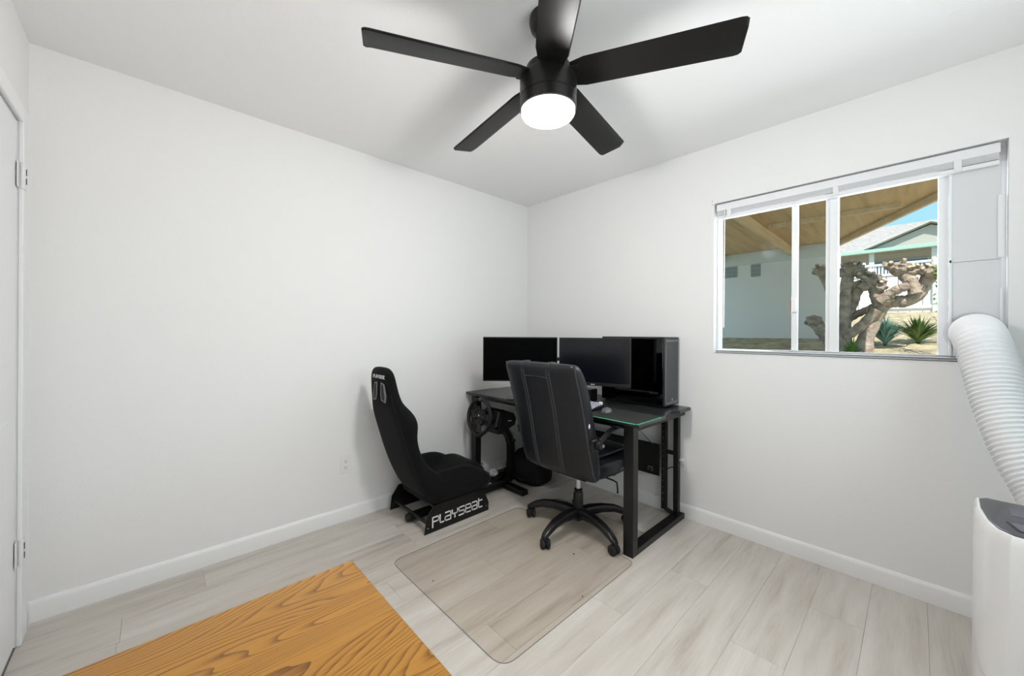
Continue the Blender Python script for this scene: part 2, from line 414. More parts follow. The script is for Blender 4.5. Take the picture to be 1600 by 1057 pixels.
lo_ = light('fan_bulb', 'POINT', (0, 0, tz(2.035)), FAN_W, (1, .98, .955), shadow_soft_size=.07); lo_.parent = fan
blm = None
PH = .187
for i in range(5):
    a = PH+i*2*PI/5
    if blm is None:
        b = MB(); rings = []
        for x_, wl, wr in ((.088, .048, .048), (.14, .060, .060), (.40, .064, .064), (.640, .068, .068), (.655, .066, .066), (.664, .058, .058)):
            ridge = -wl+.030 if x_ < .65 else -wl+.02
            rings.append([(x_, -wl, .008), (x_, ridge, -.004), (x_, wr-.004, -.004), (x_, wr, 0), (x_, wr-.002, .004), (x_, -wl+.002, .011)])
        b.loft(rings)
        blm = b.mesh('blade', MT['blade'])
        bri = MB().box((.070, -.040, -.003), (.118, .040, .003), .001).mesh('blade_arm', MT['matte'])
    o = bpy.data.objects.new('blade', blm); COL.objects.link(o); o.parent = fan
    ztip = -.004*math.cos(a)-.015*math.sin(a)
    o.location = (0, 0, tz(2.203)); o.rotation_mode = 'QUATERNION'
    o.rotation_quaternion = (Matrix.Rotation(a, 3, 'Z') @ Matrix.Rotation(-ztip/.66, 3, 'Y') @ Matrix.Rotation(math.radians(-11), 3, 'X')).to_quaternion()
    q = bpy.data.objects.new('blade_arm', bri); COL.objects.link(q); q.parent = o

# ================================================================ DESK
DZT = .75
dk = thing('gaming_desk', 'black metal gaming desk with a flat carbon-look top in the corner', 'desk', (-.39, -.78, 0))
X = lambda v: v+.39
Yd = lambda v: v+.78
# top: waisted right and left ends, wings at the rear corners
pts = [(-.735, -1.555), (-.42, -1.555), (-.33, -1.515), (-.22, -1.505), (-.195, -1.545), (-.03, -1.545),
       (-.03, -.025), (-.20, -.025), (-.24, -.05), (-.40, -.05), (-.45, -.025), (-.735, -.025)]
MB().prism([(X(a), Yd(c)) for a, c in pts], 2, DZT-.022, DZT, .004).build('desk_top', MT['desk'], dk)
for yy, sgn in ((-1.475, 1), (-.085, -1)):
    MB().box((X(-.700), Yd(yy)-.030, 0), (X(-.645), Yd(yy)+.030, .728), .002).build('front_leg', MT['steel'], dk)
    MB().box((X(-.060), Yd(yy)-.0, .03), (X(-.022), Yd(yy)+.03*sgn+.002*sgn, .728), .002).build('rear_leg', MT['steel'], dk)
    MB().box((X(-.060), Yd(yy)+.085*sgn, .03), (X(-.022), Yd(yy)+.115*sgn, .728), .002).build('rear_leg', MT['steel'], dk)
    MB().box((X(-.645), Yd(yy)-.030, 0), (X(-.020), Yd(yy)+.030, .035), .002).build('foot_rail', MT['steel'], dk)
    MB().box((X(-.645), Yd(yy)-.030, .690), (X(-.020), Yd(yy)+.030, .728), .002).build('top_rail', MT['steel'], dk)
    MB().tube([(X(-.045), Yd(yy)+.10*sgn, .05), (X(-.045), Yd(yy)+.085*sgn, .032), (X(-.045), Yd(yy)+.04*sgn, .02)], .014, 8).build('corner_gusset', MT['steel'], dk)
    MB().box((X(-.055), Yd(yy)+.03*sgn, .415), (X(-.035), Yd(yy)+.09*sgn, .440)).build('leg_brace', MT['steel'], dk)
MB().box((X(-.066), Yd(-1.350), .25), (X(-.060), Yd(-.20), .47), .001).build('modesty_panel', MT['steel'], dk)
MB().box((X(-.660), Yd(-1.445), .690), (X(-.635), Yd(-.115), .726), .002).build('front_rail', MT['steel'], dk)
MB().box((X(-.330), Yd(-1.445), .700), (X(-.300), Yd(-.115), .726), .002).build('cross_rail', MT['steel'], dk)
MB().tube([(X(-.60), Yd(-1.44), .722), (X(-.10), Yd(-1.32), .47)], .003, 6).build('stay_rod', MT['silver'], dk, label='thin silver stay rod')
bolts = MB()
for i in range(14): bolts.ball((X(-.062), Yd(-1.375), .10+i*.042), .004, sub=1)
bolts.build('bolt_row', MT['greyrim'], dk, kind='stuff')

STROKES = {
 'P': [[(0, -.25), (0, .95), (.9, .95), (1, .8), (1, .55), (.9, .42), (.15, .42)]],
 'L': [[(0, 1), (0, .15), (.12, 0), (.62, 0)]],
 'A': [[(.05, 1), (.88, 1), (1, .88), (1, 0), (.12, 0), (0, .12), (0, .38), (.12, .5), (1, .5)]],
 'Y': [[(0, 1), (0, .62), (.12, .5), (.88, .5), (1, .62), (1, 1)], [(.5, .5), (.5, .0)]],
 'S': [[(1, 1), (.12, 1), (0, .88), (0, .62), (.12, .5), (.88, .5), (1, .38), (1, .12), (.88, 0), (0, 0)]],
 'E': [[(.95, 0), (.12, 0), (0, .12), (0, .88), (.12, 1), (.88, 1), (1, .88), (1, .5), (0, .5)]],
 'T': [[(.05, 1.2), (.05, .15), (.17, 0), (.75, 0)], [(.05, .92), (.75, .92)]],
 'r': [[(0, 0), (0, .88), (.12, 1), (.6, 1)]],
 's': [[(.9, 1), (.12, 1), (0, .88), (0, .62), (.12, .5), (.8, .5), (.9, .38), (.9, .12), (.8, 0), (0, 0)]],
 't': [[(0, .9), (1, .9)], [(.5, .9), (.5, 0)]],
 'o': [[(0, 0), (0, 1), (1, 1), (1, 0), (0, 0)]],
}
def lettering(text, O, U, V, N, adv, thick, widths=None, gap=.25):
    """flat raised strokes: O origin, U along, V up, N outward (unit vectors scaled to letter size)"""
    b = MB(); x = 0; O, U, V, N = Vector(O), Vector(U), Vector(V), Vector(N)
    un, vn = U.normalized(), V.normalized()
    for ch in text:
        for line in STROKES[ch]:
            P = [O+U*(x+a*adv)+V*c for a, c in line]
            for p, q in zip(P, P[1:]):
                d = (q-p); 
                if d.length < 1e-6: continue
                d.normalize(); s_ = d.cross(N).normalized()*thick/2; e = d*thick*.32
                lo = [p-e+s_, q+e+s_, q+e-s_, p-e-s_]
                b.loft([[v_-N*.0002 for v_ in lo], [v_+N*.0009 for v_ in lo]])
        x += adv*(max(max(a for a, c in l) for l in STROKES[ch]))+gap
    return b
lettering('rs', (X(-.067), Yd(-1.270), .276), (0, -.025, 0), (0, 0, .026), (-1, 0, 0), .72, .0035, gap=.3).build('panel_lettering', MT['dimletter'], dk, smooth=False, label='small grey lettering rs')

# mouse pad, keyboard, mouse, speaker
mp = thing('mouse_pad', 'long black cloth mouse pad with a bright green stitched edge', 'mouse pad', (-.61, -1.24, DZT))
MB().prism(rrect(.30, .64, .012), 2, .0002, .003).build('pad_cloth', MT['pad'], mp)
MB().tube([(-.149, .32, .0022), (-.149, -.306, .0022), (-.145, -.316, .0022), (-.136, -.320, .0022), (.125, -.320, .0022)], .0023, 6).build('stitched_edge', MT['green'], mp, label='bright green stitched edge')
kb = thing('keyboard', 'compact keyboard with pale keycaps between the office chair and the monitors', 'keyboard', (-.600, -1.035, DZT+.003))
MB().prism([(-.070, 0), (.070, 0), (.070, .026), (-.070, .014)], 1, -.175, .175, .002).build('keyboard_body', MT['plastic'], kb)
b = MB()
for r_ in range(5):
    for c_ in range(15):
        x0 = -.060+r_*.0245; y0 = -.168+c_*.0226; zt = .017+(r_/4)*.0125
        b.box((x0, y0, zt-.002), (x0+.020, y0+.019, zt+.011), .002)
b.build('keycaps', MT['key'], kb, kind='stuff')
MB().lathe([(0, 0), (.013, 0), (.013, .014), (.011, .016), (0, .016)], (.050, -.160, .030), 16).build('volume_dial', MT['white'], kb, label='round white dial')
ms = thing('mouse', 'small grey and black mouse on the pad right of the keyboard', 'mouse', (-.585, -1.262, DZT+.003), .25)
rings = []
for t_ in [i/9 for i in range(10)]:
    x_ = -.052+.104*t_; k_ = math.sin(PI*(.06+.88*t_))**.55; hh = .027*math.sin(PI*(.1+.78*t_))**.8
    rings.append([(x_, .031*k_*math.cos(a_), max(0, hh*math.sin(a_))) for a_ in [PI*j/11 for j in range(12)]])
MB().loft(rings).build('mouse_shell', mat('grey_mouse_plastic', (.12, .12, .125), .35), ms)
MB().lathe([(0, -.003), (.006, -.003), (.006, .003), (0, .003)], (.028, 0, .027), 12, 'Y').build('scroll_wheel', MT['rubber'], ms)
sp = thing('desk_speaker', 'small black box speaker on the desk below the right monitor', 'speaker', (-.34, -.945, DZT))
MB().box((-.045, -.055, 0), (.045, .055, .088), .004).build('speaker_box', MT['plastic'], sp)
MB().box((-.0475, -.048, .008), (-.0455, .048, .080), .001).build('speaker_grille', MT['rubber'], sp)

# ---- monitors
def monitor(label, c, ang, wd, ht, scr, chin, logo, z0, arm=False):
    """c = centre of the screen face, ang = heading the screen looks to"""
    t_ = thing('monitor', label, 'monitor', (c[0], c[1], DZT), ang, 'monitors on the desk')
    MB().box((-.030, -wd/2, z0), (0, wd/2, z0+ht), .003).build('monitor_housing', MT['bezel'], t_)
    MB().box((.0002, -wd/2+.006, z0+chin), (.0015, wd/2-.006, z0+ht-.007)).build('screen', scr, t_, smooth=False)
    if chin > .015: MB().box((.0004, -wd/2, z0), (.004, wd/2, z0+chin-.003), .001).build('chin', MT['bezel'], t_)
    MB().box((-.065, -.09, z0+.10), (-.028, .09, z0+.24), .012).build('rear_bulge', MT['bezel'], t_)
    if not arm:
        MB().box((-.085, -.022, .01), (-.060, .022, z0+.20), .004).build('stand_neck', MT['plastic'], t_)
        MB().prism(rrect(.16, .20, .02, cx=-.085), 2, 0.0003, .010, .002).build('stand_foot', MT['plastic'], t_)
    else:
        MB().tube([(-.05, 0, z0+.17), (-.10, -.03, z0+.17), (-.16, -.22, z0+.16), (-.20, -.42, z0+.15)], .014, 10).build('monitor_arm', MT['plastic'], t_)
        MB().lathe([(0, .0), (.04, .0), (.04, .012), (.017, .014), (.017, z0+.19), (0, z0+.19)], (-.20, -.42, 0.0003), 20).build('arm_post', MT['plastic'], t_)
    if logo:
        b = MB()
        for i, (w_, h_) in enumerate(((.006, .006), (.005, .005), (.005, .005), (.004, .006))): b.box((.0042, -.014+i*.0072, z0+.006), (.0048, -.014+i*.0072+w_, z0+.006+h_))
        b.build('maker_mark', MT['letter'], t_, label='tiny white maker mark', smooth=False)
    return t_
a1 = math.atan2(-.727, -.687)
monitor('left monitor, frameless flat black screen standing in the room corner', (-.705, -.626), a1, .530, .316, MT['screen1'], .008, False, .138)
a2 = math.atan2(-.17, -.47)
monitor('right monitor with a thicker bottom bezel, in front of the computer tower', (-.478, -1.088), math.atan2(-.16, -.457), .482, .318, MT['screen2'], .022, True, .135, True)

# ---- computer tower
pc = thing('computer_tower', 'tall black computer tower with smoked glass side on the right end of the desk', 'computer', (-.115, -1.222, DZT))
XA, XB, YA, YC, HZ = -.105, .103, -.232, .238, .461
MB().box((XA+.004, YA, .012), (XB, YC, .020)).box((XA+.004, YA, HZ-.012), (XB, YC, HZ), .002).box((XB-.006, YA, .02), (XB, YC, HZ-.012)).box((XA+.004, YC-.006, .02), (XB-.006, YC, HZ-.012)).build('case_frame', MT['bezel'], pc)
MB().box((XA, YA+.012, .016), (XA+.003, YC-.004, HZ-.014), .001).build('side_glass', MT['tint'], pc, label='smoked glass side panel', smooth=False)
MB().box((XA, YA-.002, .012), (XB, YA+.012, HZ), .003).build('front_panel', MT['bezel'], pc)
MB().box((XA+.018, YA-.0045, .035), (XB-.018, YA-.0018, HZ-.030), .0008).build('front_mesh', MT['mesh'], pc, label='grey perforated front mesh')
MB().box((XA+.010, YA-.004, .022), (XA+.018, YA-.001, HZ-.012)).box((XB-.018, YA-.004, .022), (XB-.010, YA-.001, HZ-.012)).box((XA+.010, YA-.004, HZ-.030), (XB-.010, YA-.001, HZ-.018)).box((XA+.010, YA-.004, .022), (XB-.010, YA-.001, .035)).build('mesh_frame', MT['greyrim'], pc)
MB().prism([(.0, .041), (.006, .047), (.0, .060), (-.006, .047)], 1, YA-.0055, YA-.0045).build('case_emblem', MT['silver'], pc, label='tiny silver emblem')
MB().box((XB-.03, YA+.05, .03), (XB-.024, YC-.03, HZ-.03)).build('mainboard', mat('dark_mainboard', (.02, .022, .026), .5), pc)
MB().box((XB-.10, YA+.13, .20), (XB-.03, YC-.05, .245), .004).build('graphics_card', MT['plastic'], pc)
MB().box((XB-.06, -.155, .29), (XB-.055, -.145, .42)).build('memory_stick', MT['silver'], pc, label='silver memory stick')
MB().box((XA+.02, YA+.03, .022), (XB-.02, YC-.02, .10), .003).build('power_supply_shroud', MT['plastic'], pc)
for xx in (XA+.02, XB-.04):
    for yy in (YA+.03, YC-.06): MB().box((xx, yy, 0.0003), (xx+.02, yy+.04, .012), .002).build('case_foot', MT['rubber'], pc)

# ================================================================ OFFICE CHAIR
oc = thing('office_chair', 'high-back black leather office chair with two seams down its back, at the desk', 'office chair', (-.65, -1.10, 0))
rings = []   # backrest, lofted bottom to top; (z, rear x, thickness, half width)
for z, xr, th, hw in ((.395, -.175, .04, .235), (.405, -.205, .085, .252), (.44, -.228, .11, .262), (.52, -.255, .125, .265), (.62, -.282, .130, .267), (.72, -.308, .125, .268), (.82, -.334, .122, .268), (.92, -.366, .125, .268), (1.00, -.395, .120, .266), (1.045, -.410, .10, .262), (1.062, -.405, .075, .252), (1.069, -.392, .04, .238)):
    c_ = super_(th/2, hw, 5, 36)
    rings.append([(xr+th/2+a_, b_, z) for a_, b_ in c_])
MB().loft(rings).build('backrest', MT['leather'], oc, sub=1)
def rear_x(z):
    T = [(.405, -.205), (.44, -.228), (.52, -.255), (.62, -.282), (.72, -.308), (.82, -.334), (.92, -.366), (1.00, -.395), (1.045, -.410), (1.062, -.405)]
    for (z0, x0), (z1, x1) in zip(T, T[1:]):
        if z0 <= z <= z1: return x0+(x1-x0)*(z-z0)/(z1-z0)
    return T[-1][1] if z > 1 else T[0][1]
zs = [.415+.645*i/14 for i in range(15)]
for yy in (.115, -.078):
    for dy in (0, -.018):
        MB().tube([(rear_x(z)+.0015, yy+dy+(.03*(1-(z-.4)/.66)), z) for z in zs]+[(rear_x(1.06)+.02, yy+dy, 1.0685), (rear_x(1.06)+.06, yy+dy, 1.069)], .0050, 6).build('seam_piping', MT['piping'], oc)
MB().tube([(rear_x(.985)+.001, .098-.170*i/8, .985+.006*math.sin(PI*i/8)) for i in range(9)], .0035, 6).build('seam_piping', MT['piping'], oc)
for s_ in (1, -1):
    MB().tube([(rear_x(z)+.020, s_*.2600, z) for z in zs], .004, 6).build('edge_piping', MT['piping'], oc)
MB().ball((rear_x(.735)+.045, -.2685, .735), .008, (.9, .15, 1.7)).build('torn_patch', MT['letter'], oc, label='small white tear on the side')
# seat cushion
rings = []
for x_, hw, zt, zb in ((-.20, .20, .47, .40), (-.18, .235, .50, .385), (-.08, .262, .515, .375), (.08, .268, .515, .372), (.20, .265, .51, .375), (.265, .25, .49, .39), (.29, .22, .465, .41)):
    c_ = super_(hw, (zt-zb)/2, 3.5, 32); rings.append([(x_, a_, (zt+zb)/2+b_) for a_, b_ in c_])
MB().loft(rings).build('seat', MT['leather'], oc, sub=1)
rings = []
for x_, hw, zt, zb in ((-.16, .20, .535, .50), (-.12, .225, .545, .50), (.10, .230, .55, .50), (.24, .215, .535, .49), (.27, .19, .51, .48)):
    c_ = super_(hw, (zt-zb)/2, 3, 28); rings.append([(x_, a_, (zt+zb)/2+b_) for a_, b_ in c_])
MB().loft(rings).build('seat_pillow', MT['leather'], oc, sub=1)
for s_ in (1, -1):
    yy = s_*.292
    ar = MB().tube([(-.225, yy, .625), (-.19, yy, .650), (-.10, yy, .690), (.02, yy, .700), (.10, yy, .685), (.145, yy, .64), (.15, yy, .57), (.13, yy-.01*s_, .48), (.08, yy-.03*s_, .43), (.02, yy-.06*s_, .40)], .014, 10).build('armrest', MT['plastic'], oc)
    rings = []
    for x_, hw, th in ((-.075, .018, .012), (-.06, .030, .020), (.03, .034, .022), (.10, .031, .020), (.125, .018, .012)):
        rings.append([(x_, yy+a_, .706+b_+.004*(x_ < .1)) for a_, b_ in super_(hw, th/2, 2.6, 20)])
    MB().loft(rings).build('arm_pad', MT['leather'], ar)
    MB().lathe([(0, -.022), (.022, -.020), (.026, 0), (.022, .020), (0, .022)], (-.215, yy, .632), 16, 'Y').build('arm_pivot', MT['plastic'], ar)
    MB().lathe([(0, -.003), (.009, -.003), (.009, .003), (0, .004)], (-.205, yy+s_*.023, .628), 12, 'Y').build('arm_bolt', MT['silver'], ar, label='silver bolt')
    MB().box((-.26, s_*.255, .60), (-.20, s_*.285, .66), .006).build('back_bracket', MT['plastic'], ar)
MB().box((-.09, -.12, .345), (.11, .12, .378), .006).build('tilt_plate', MT['steel'], oc)
MB().tube([(.05, -.10, .355), (.05, -.22, .352), (.05, -.245, .345), (.05, -.25, .30), (.05, -.25, .285)], [.005, .005, .005, .005, .007], 8).build('height_lever', MT['plastic'], oc)
MB().lathe([(0, .24), (.014, .24), (.014, .35), (0, .35)], n=20).build('gas_lift', MT['chrome'], oc, label='white gas lift column')
MB().lathe([(0, .06), (.030, .06), (.032, .10), (.031, .225), (.026, .232), (.026, .25), (.018, .255), (0, .255)], n=28).build('column_sleeve', MT['plastic'], oc)
a0 = math.radians(182)
legm = castm = None
for i in range(5):
    a = a0+i*2*PI/5
    if legm is None:
        rings = []
        for r_, zc, hw, hh in ((.02, .100, .034, .036), (.08, .115, .031, .031), (.16, .120, .028, .026), (.24, .112, .025, .023), (.295, .092, .022, .022), (.325, .078, .021, .017), (.345, .070, .013, .010)):
            rings.append([(r_, a_, zc+b_) for a_, b_ in super_(hw, hh, 3, 16)])
        legm = MB().loft(rings).mesh('base_leg', MT['plastic'])
        q = MB()
        for s_ in (1, -1): q.lathe([(0, s_*.004), (.024, s_*.004), (.029, s_*.010), (.029, s_*.020), (.022, s_*.027), (0, s_*.028)], (0, 0, .0292), 20, 'Y')
        q.box((-.012, -.006, .03), (.02, .006, .062), .003); q.lathe([(0, .05), (.010, .05), (.010, .066), (0, .066)], (.012, 0, 0), 10)
        castm = q.mesh('caster', MT['rubber'])
    lg = bpy.data.objects.new('base_leg', legm); COL.objects.link(lg); lg.parent = oc; lg.rotation_euler = (0, 0, a)
    cs = bpy.data.objects.new('caster', castm); COL.objects.link(cs); cs.parent = lg; cs.location = (.325, 0, 0); cs.rotation_euler = (0, 0, rnd.uniform(-1, 1))

# ================================================================ RACING SEAT + WHEEL STAND
rs = thing('racing_seat', 'black suede racing simulator bucket seat on low lettered side plates', 'racing seat', (-1.15, -.285, 0))
A = lambda v: v+1.15
def cring_back(z, w_, xr, xs, xt, xc):
    P = [(-w_*.98, xs), (-w_*.72, xr+.006), (-w_*.36, xr), (0, xr-.002), (w_*.36, xr), (w_*.72, xr+.006), (w_*.98, xs),
         (w_, (xs+xt)/2), (w_*.94, xt), (w_*.78, xt-.004), (w_*.62, xc+.008), (w_*.3, xc), (0, xc-.002), (-w_*.3, xc), (-w_*.62, xc+.008), (-w_*.78, xt-.004), (-w_*.94, xt), (-w_, (xs+xt)/2)]
    return [(A(x_), y_, z) for y_, x_ in P]
rings = [cring_back(*q) for q in (
    (.130, .170, -1.285, -1.27, -1.19, -1.23), (.160, .210, -1.335, -1.31, -1.13, -1.24), (.220, .228, -1.385, -1.35, -1.12, -1.30),
    (.300, .230, -1.425, -1.385, -1.22, -1.345), (.385, .228, -1.465, -1.42, -1.36, -1.385), (.50, .226, -1.505, -1.46, -1.425, -1.43),
    (.60, .228, -1.535, -1.49, -1.445, -1.465), (.66, .232, -1.552, -1.505, -1.432, -1.478), (.715, .230, -1.568, -1.522, -1.445, -1.492),
    (.765, .205, -1.580, -1.545, -1.478, -1.505), (.80, .172, -1.586, -1.565, -1.510, -1.515), (.86, .156, -1.592, -1.578, -1.528, -1.530),
    (.92, .148, -1.596, -1.585, -1.540, -1.542), (.97, .138, -1.598, -1.588, -1.548, -1.550), (1.00, .115, -1.596, -1.586, -1.556, -1.556), (1.018, .075, -1.588, -1.580, -1.564, -1.564))]
bk = MB().loft(rings).build('backrest', MT['black_fabric'], rs, sub=2)
# harness grommets and head lettering on the rear of the head section
def rx(z): return A(-1.600) if z > .86 else A(-1.600)
for s_ in (1, -1):
    out = [(s_*.030, .925), (s_*.062, .915), (s_*.082, .845), (s_*.080, .812), (s_*.040, .822), (s_*.028, .85)]
    P = [Vector((A(-1.603)+(abs(y_)/.15)**2*.012, y_-.022, z_)) for y_, z_ in out]
    dense = []
    for i in range(len(P)):
        for j in range(3): dense.append(P[i].lerp(P[(i+1) % len(P)], j/3))
    MB().tube(dense, .0045, 6, close=True).build('harness_grommet', MT['greyrim'], rs, label='grey plastic rim of a harness slot')
    MB().prism([(y_*.97-.022, z_) for y_, z_ in out], 0, A(-1.6005), A(-1.57)).build('harness_slot', MT['dark'], rs, smooth=False)
lettering('PLAYSEAT', (A(-1.6015), .062, .952), (0, -.0172, 0), (0, 0, .017), (-1, 0, 0), .95, .0042, gap=.32).build('head_lettering', MT['letter'], rs, smooth=False, label='white lettering PLAYSEAT')
# side seam
MB().tube([(A(a_), -b_, c_) for a_, b_, c_ in ((-1.36, .205, .20), (-1.43, .205, .34), (-1.50, .205, .50), (-1.55, .205, .66), (-1.57, .17, .76), (-1.585, .145, .86))], .004, 6).build('seam', MT['black_fabric2'], rs)
def cring_seat(x_, w_, zb, zt, zc):
    P = [(-w_*.96, zb+.01), (-w_*.6, zb), (0, zb), (w_*.6, zb), (w_*.96, zb+.01), (w_, (zb+zt)/2), (w_*.96, zt-.012), (w_*.84, zt), (w_*.68, zt-.012), (w_*.58, zc+.006), (w_*.3, zc), (0, zc), (-w_*.3, zc), (-w_*.58, zc+.006), (-w_*.68, zt-.012), (-w_*.84, zt), (-w_*.96, zt-.012), (-w_, (zb+zt)/2)]
    return [(A(x_), y_, z_) for y_, z_ in P]
rings = [cring_seat(*q) for q in ((-1.36, .15, .18, .30, .27), (-1.345, .205, .145, .34, .24), (-1.30, .228, .130, .345, .24), (-1.20, .232, .128, .350, .250),
    (-1.10, .232, .128, .352, .272), (-1.03, .230, .130, .335, .318), (-.97, .228, .134, .300, .330), (-.90, .224, .138, .265, .300), (-.855, .212, .145, .235, .262), (-.835, .17, .165, .215, .225))]
MB().loft(rings).build('seat_cushion', MT['black_fabric'], rs, sub=2)
MB().tube([(A(a_), -.165, c_+.003) for a_, c_ in ((-1.30, .318), (-1.20, .318), (-1.10, .330), (-1.02, .328), (-.95, .318), (-.90, .296))], .0035, 6).build('seam', MT['black_fabric2'], rs)
plate = [(-1.408, 0), (-.904, 0), (-.904, .055), (-.935, .120), (-.940, .160), (-1.345, .160), (-1.395, .095)]
for yy in (-.235, .222):
    pl = MB().prism([(A(a_), c_) for a_, c_ in plate], 1, yy-.003, yy+.003, .0008).build('side_plate', MT['steel'], rs, smooth=False)
    for (bx_, bz_) in ((-1.385, .035), (-.925, .035)): MB().lathe([(0, 0), (.004, 0), (.003, -.003), (0, -.003)], (A(bx_), yy-.003, bz_), 8, 'Y').build('bolt', MT['greyrim'], pl)
    if yy < 0: lettering('PLAYSEAT', (A(-1.352), yy-.0031, .043), (.0478, 0, 0), (0, 0, .050), (0, -1, 0), .88, .0085, gap=.235).build('plate_lettering', MT['letter'], pl, smooth=False, label='bold white lettering PLAYSEAT')
for xx, zz in ((-1.375, .055), (-.95, .055), (-1.30, .125), (-1.00, .125)):
    MB().tube([(A(xx), -.234, zz), (A(xx), .221, zz)], .011, 10).build('cross_tube', MT['steel'], rs)
MB().box((A(-1.40), -.055, .018), (A(-.54), -.005, .058), .004).build('centre_beam', MT['steel'], rs)
MB().lathe([(0, -.012), (.024, -.012), (.026, 0), (.024, .012), (0, .012)], (A(-1.405), -.03, .036), 14, 'X').build('beam_end_cap', MT['rubber'], rs)
# front stand (bolted to the same beam)
MB().box((A(-.585), -.250, .0), (A(-.520), .235, .040), .004).build('front_foot', MT['steel'], rs)
MB().tube([(A(-.50), .0, .03), (A(-.478), .0, .10), (A(-.470), .0, .24), (A(-.474), .0, .33), (A(-.495), .0, .39), (A(-.545), .0, .455), (A(-.60), .0, .505)], 1, flat=(.055, .042)).build('wheel_post', MT['steel'], rs)
MB().prism([(A(-.60), .04), (A(-.44), .04), (A(-.455), .16)], 1, -.034, -.028).prism([(A(-.60), .04), (A(-.44), .04), (A(-.455), .16)], 1, .028, .034).build('post_gusset', MT['steel'], rs)
MB().tube([(A(-.455), -.024, .40), (A(-.56), -.024, .505)], .006, 8).build('adjuster_rod', MT['silver'], rs, label='thin silver adjuster rod')
MB().lathe([(0, -.012), (.014, -.012), (.014, .012), (0, .012)], (A(-.485), -.045, .365), 10, 'Y').build('adjuster_knob', MT['plastic'], rs)
# steering wheel unit clamped to the post
sw = thing('steering_wheel', 'black round gaming steering wheel with button hub on its motor base', 'steering wheel', (-.80, -.282, .594))
sw.rotation_euler = (0, math.radians(8), 0)
ringp = [(0, .130*math.cos(a_), .130*math.sin(a_)-(.010 if math.sin(a_) < -.93 else 0)) for a_ in [2*PI*i/40 for i in range(40)]]
MB().tube(ringp, .0145, 12, close=True).build('rim', MT['rubber'], sw)
MB().tube([(0, .130*math.cos(a_), .130*math.sin(a_)) for a_ in [PI/2-.08+.16*i/4 for i in range(5)]], .0151, 12).build('centre_mark', MT['purple'], sw, label='dark blue centre mark')
hb = MB().prism([(-.060, .045), (-.030, .058), (.030, .058), (.060, .045), (.066, .0), (.045, -.045), (.020, -.066), (-.020, -.066), (-.045, -.045), (-.066, 0)], 0, -.004, .022, .004).build('hub', MT['plastic'], sw)
for pts_ in ([(.055, .03), (.122, .02), (.122, -.012), (.055, -.02)], [(-.055, .03), (-.122, .02), (-.122, -.012), (-.055, -.02)], [(-.020, -.05), (.020, -.05), (.030, -.122), (-.030, -.122)]):
    MB().prism(pts_, 0, .004, .014, .002).build('spoke', MT['plastic'], sw)
for (yy, zz, rr) in ((.042, .026, .011), (-.042, .026, .011), (.036, -.020, .010), (-.036, -.020, .010), (.0, -.042, .009), (.022, .045, .006), (-.022, .045, .006), (.016, -.012, .006), (-.016, -.012, .006)):
    MB().lathe([(0, -.011), (rr*.8, -.011), (rr, -.004), (rr, 0), (0, 0)], (-.002, yy, zz), 14, 'X').build('button', MT['rubber'], hb)
MB().lathe([(0, -.0055), (.007, -.0055), (.007, 0), (0, 0)], (-.002, 0, .010), 14, 'X').build('centre_button', MT['silver'], hb, label='small silver centre button')
for s_ in (1, -1): MB().box((.022, s_*.060-.03, .02), (.026, s_*.060+.03, .075), .002).build('paddle', MT['steel'], sw)
MB().lathe([(0, .02), (.035, .02), (.040, .06), (.055, .085), (.058, .15), (0, .15)], (0, 0, 0), 28, 'X').build('shaft_cover', MT['plastic'], sw)
MB().prism([(.10, -.075), (.12, .050), (.16, .066), (.29, .040), (.325, .0), (.315, -.055), (.25, -.085)], 1, -.085, .085, .012).build('motor_base', MT['plastic'], sw)
MB().box((.14, -.0865, -.105), (.20, -.080, .055), .003).box((.14, -.07, -.125), (.20, .07, -.088), .004).build('table_clamp', MT['steel'], sw)
MB().box((.225, -.0868, -.022), (.262, -.0853, -.016)).build('side_mark', MT['letter'], sw, label='small white side mark', smooth=False)

# black bag and tissue under the desk
bag = thing('black_bag', 'slumped black fabric bag on the floor under the desk', 'bag', (-.30, -.36, 0))
rings = []
for t_, (z, hx, hy) in enumerate(((0.0, .10, .13), (.015, .135, .165), (.08, .145, .175), (.16, .135, .165), (.22, .115, .15), (.26, .08, .11), (.275, .03, .05))):
    rings.append([(a_*(1+.07*math.sin(5*i+t_)), b_*(1+.06*math.cos(4*i+2*t_)), z+(.012*math.sin(3*i) if t_ > 1 else 0)) for i, (a_, b_) in enumerate(super_(hx, hy, 3, 20))])
MB().loft(rings).build('bag_body', MT['black_fabric2'], bag, sub=1)
MB().tube([(-.06, .05, .262), (-.05, .04, .31), (-.04, -.02, .315), (-.04, -.07, .262)], .007, 8).build('bag_handle', MT['black_fabric2'], bag)
MB().tube([(-.145, -.12, .07), (-.160, -.02, .06), (-.145, .10, .07)], .006, 6).build('bag_zip', MT['rubber'], bag)
b = MB(); b.ball((0, 0, .03), .034, (.9, 1.1, .9), 3)
for v_ in b.bm.verts: v_.co += v_.co.normalized()*rnd.uniform(-.012, .010)
tag(b.build('crumpled_tissue', MT['paper'], loc=(-.545, -.160, .041), smooth=False), 'crumpled white tissue on the front foot of the racing seat stand', 'tissue')

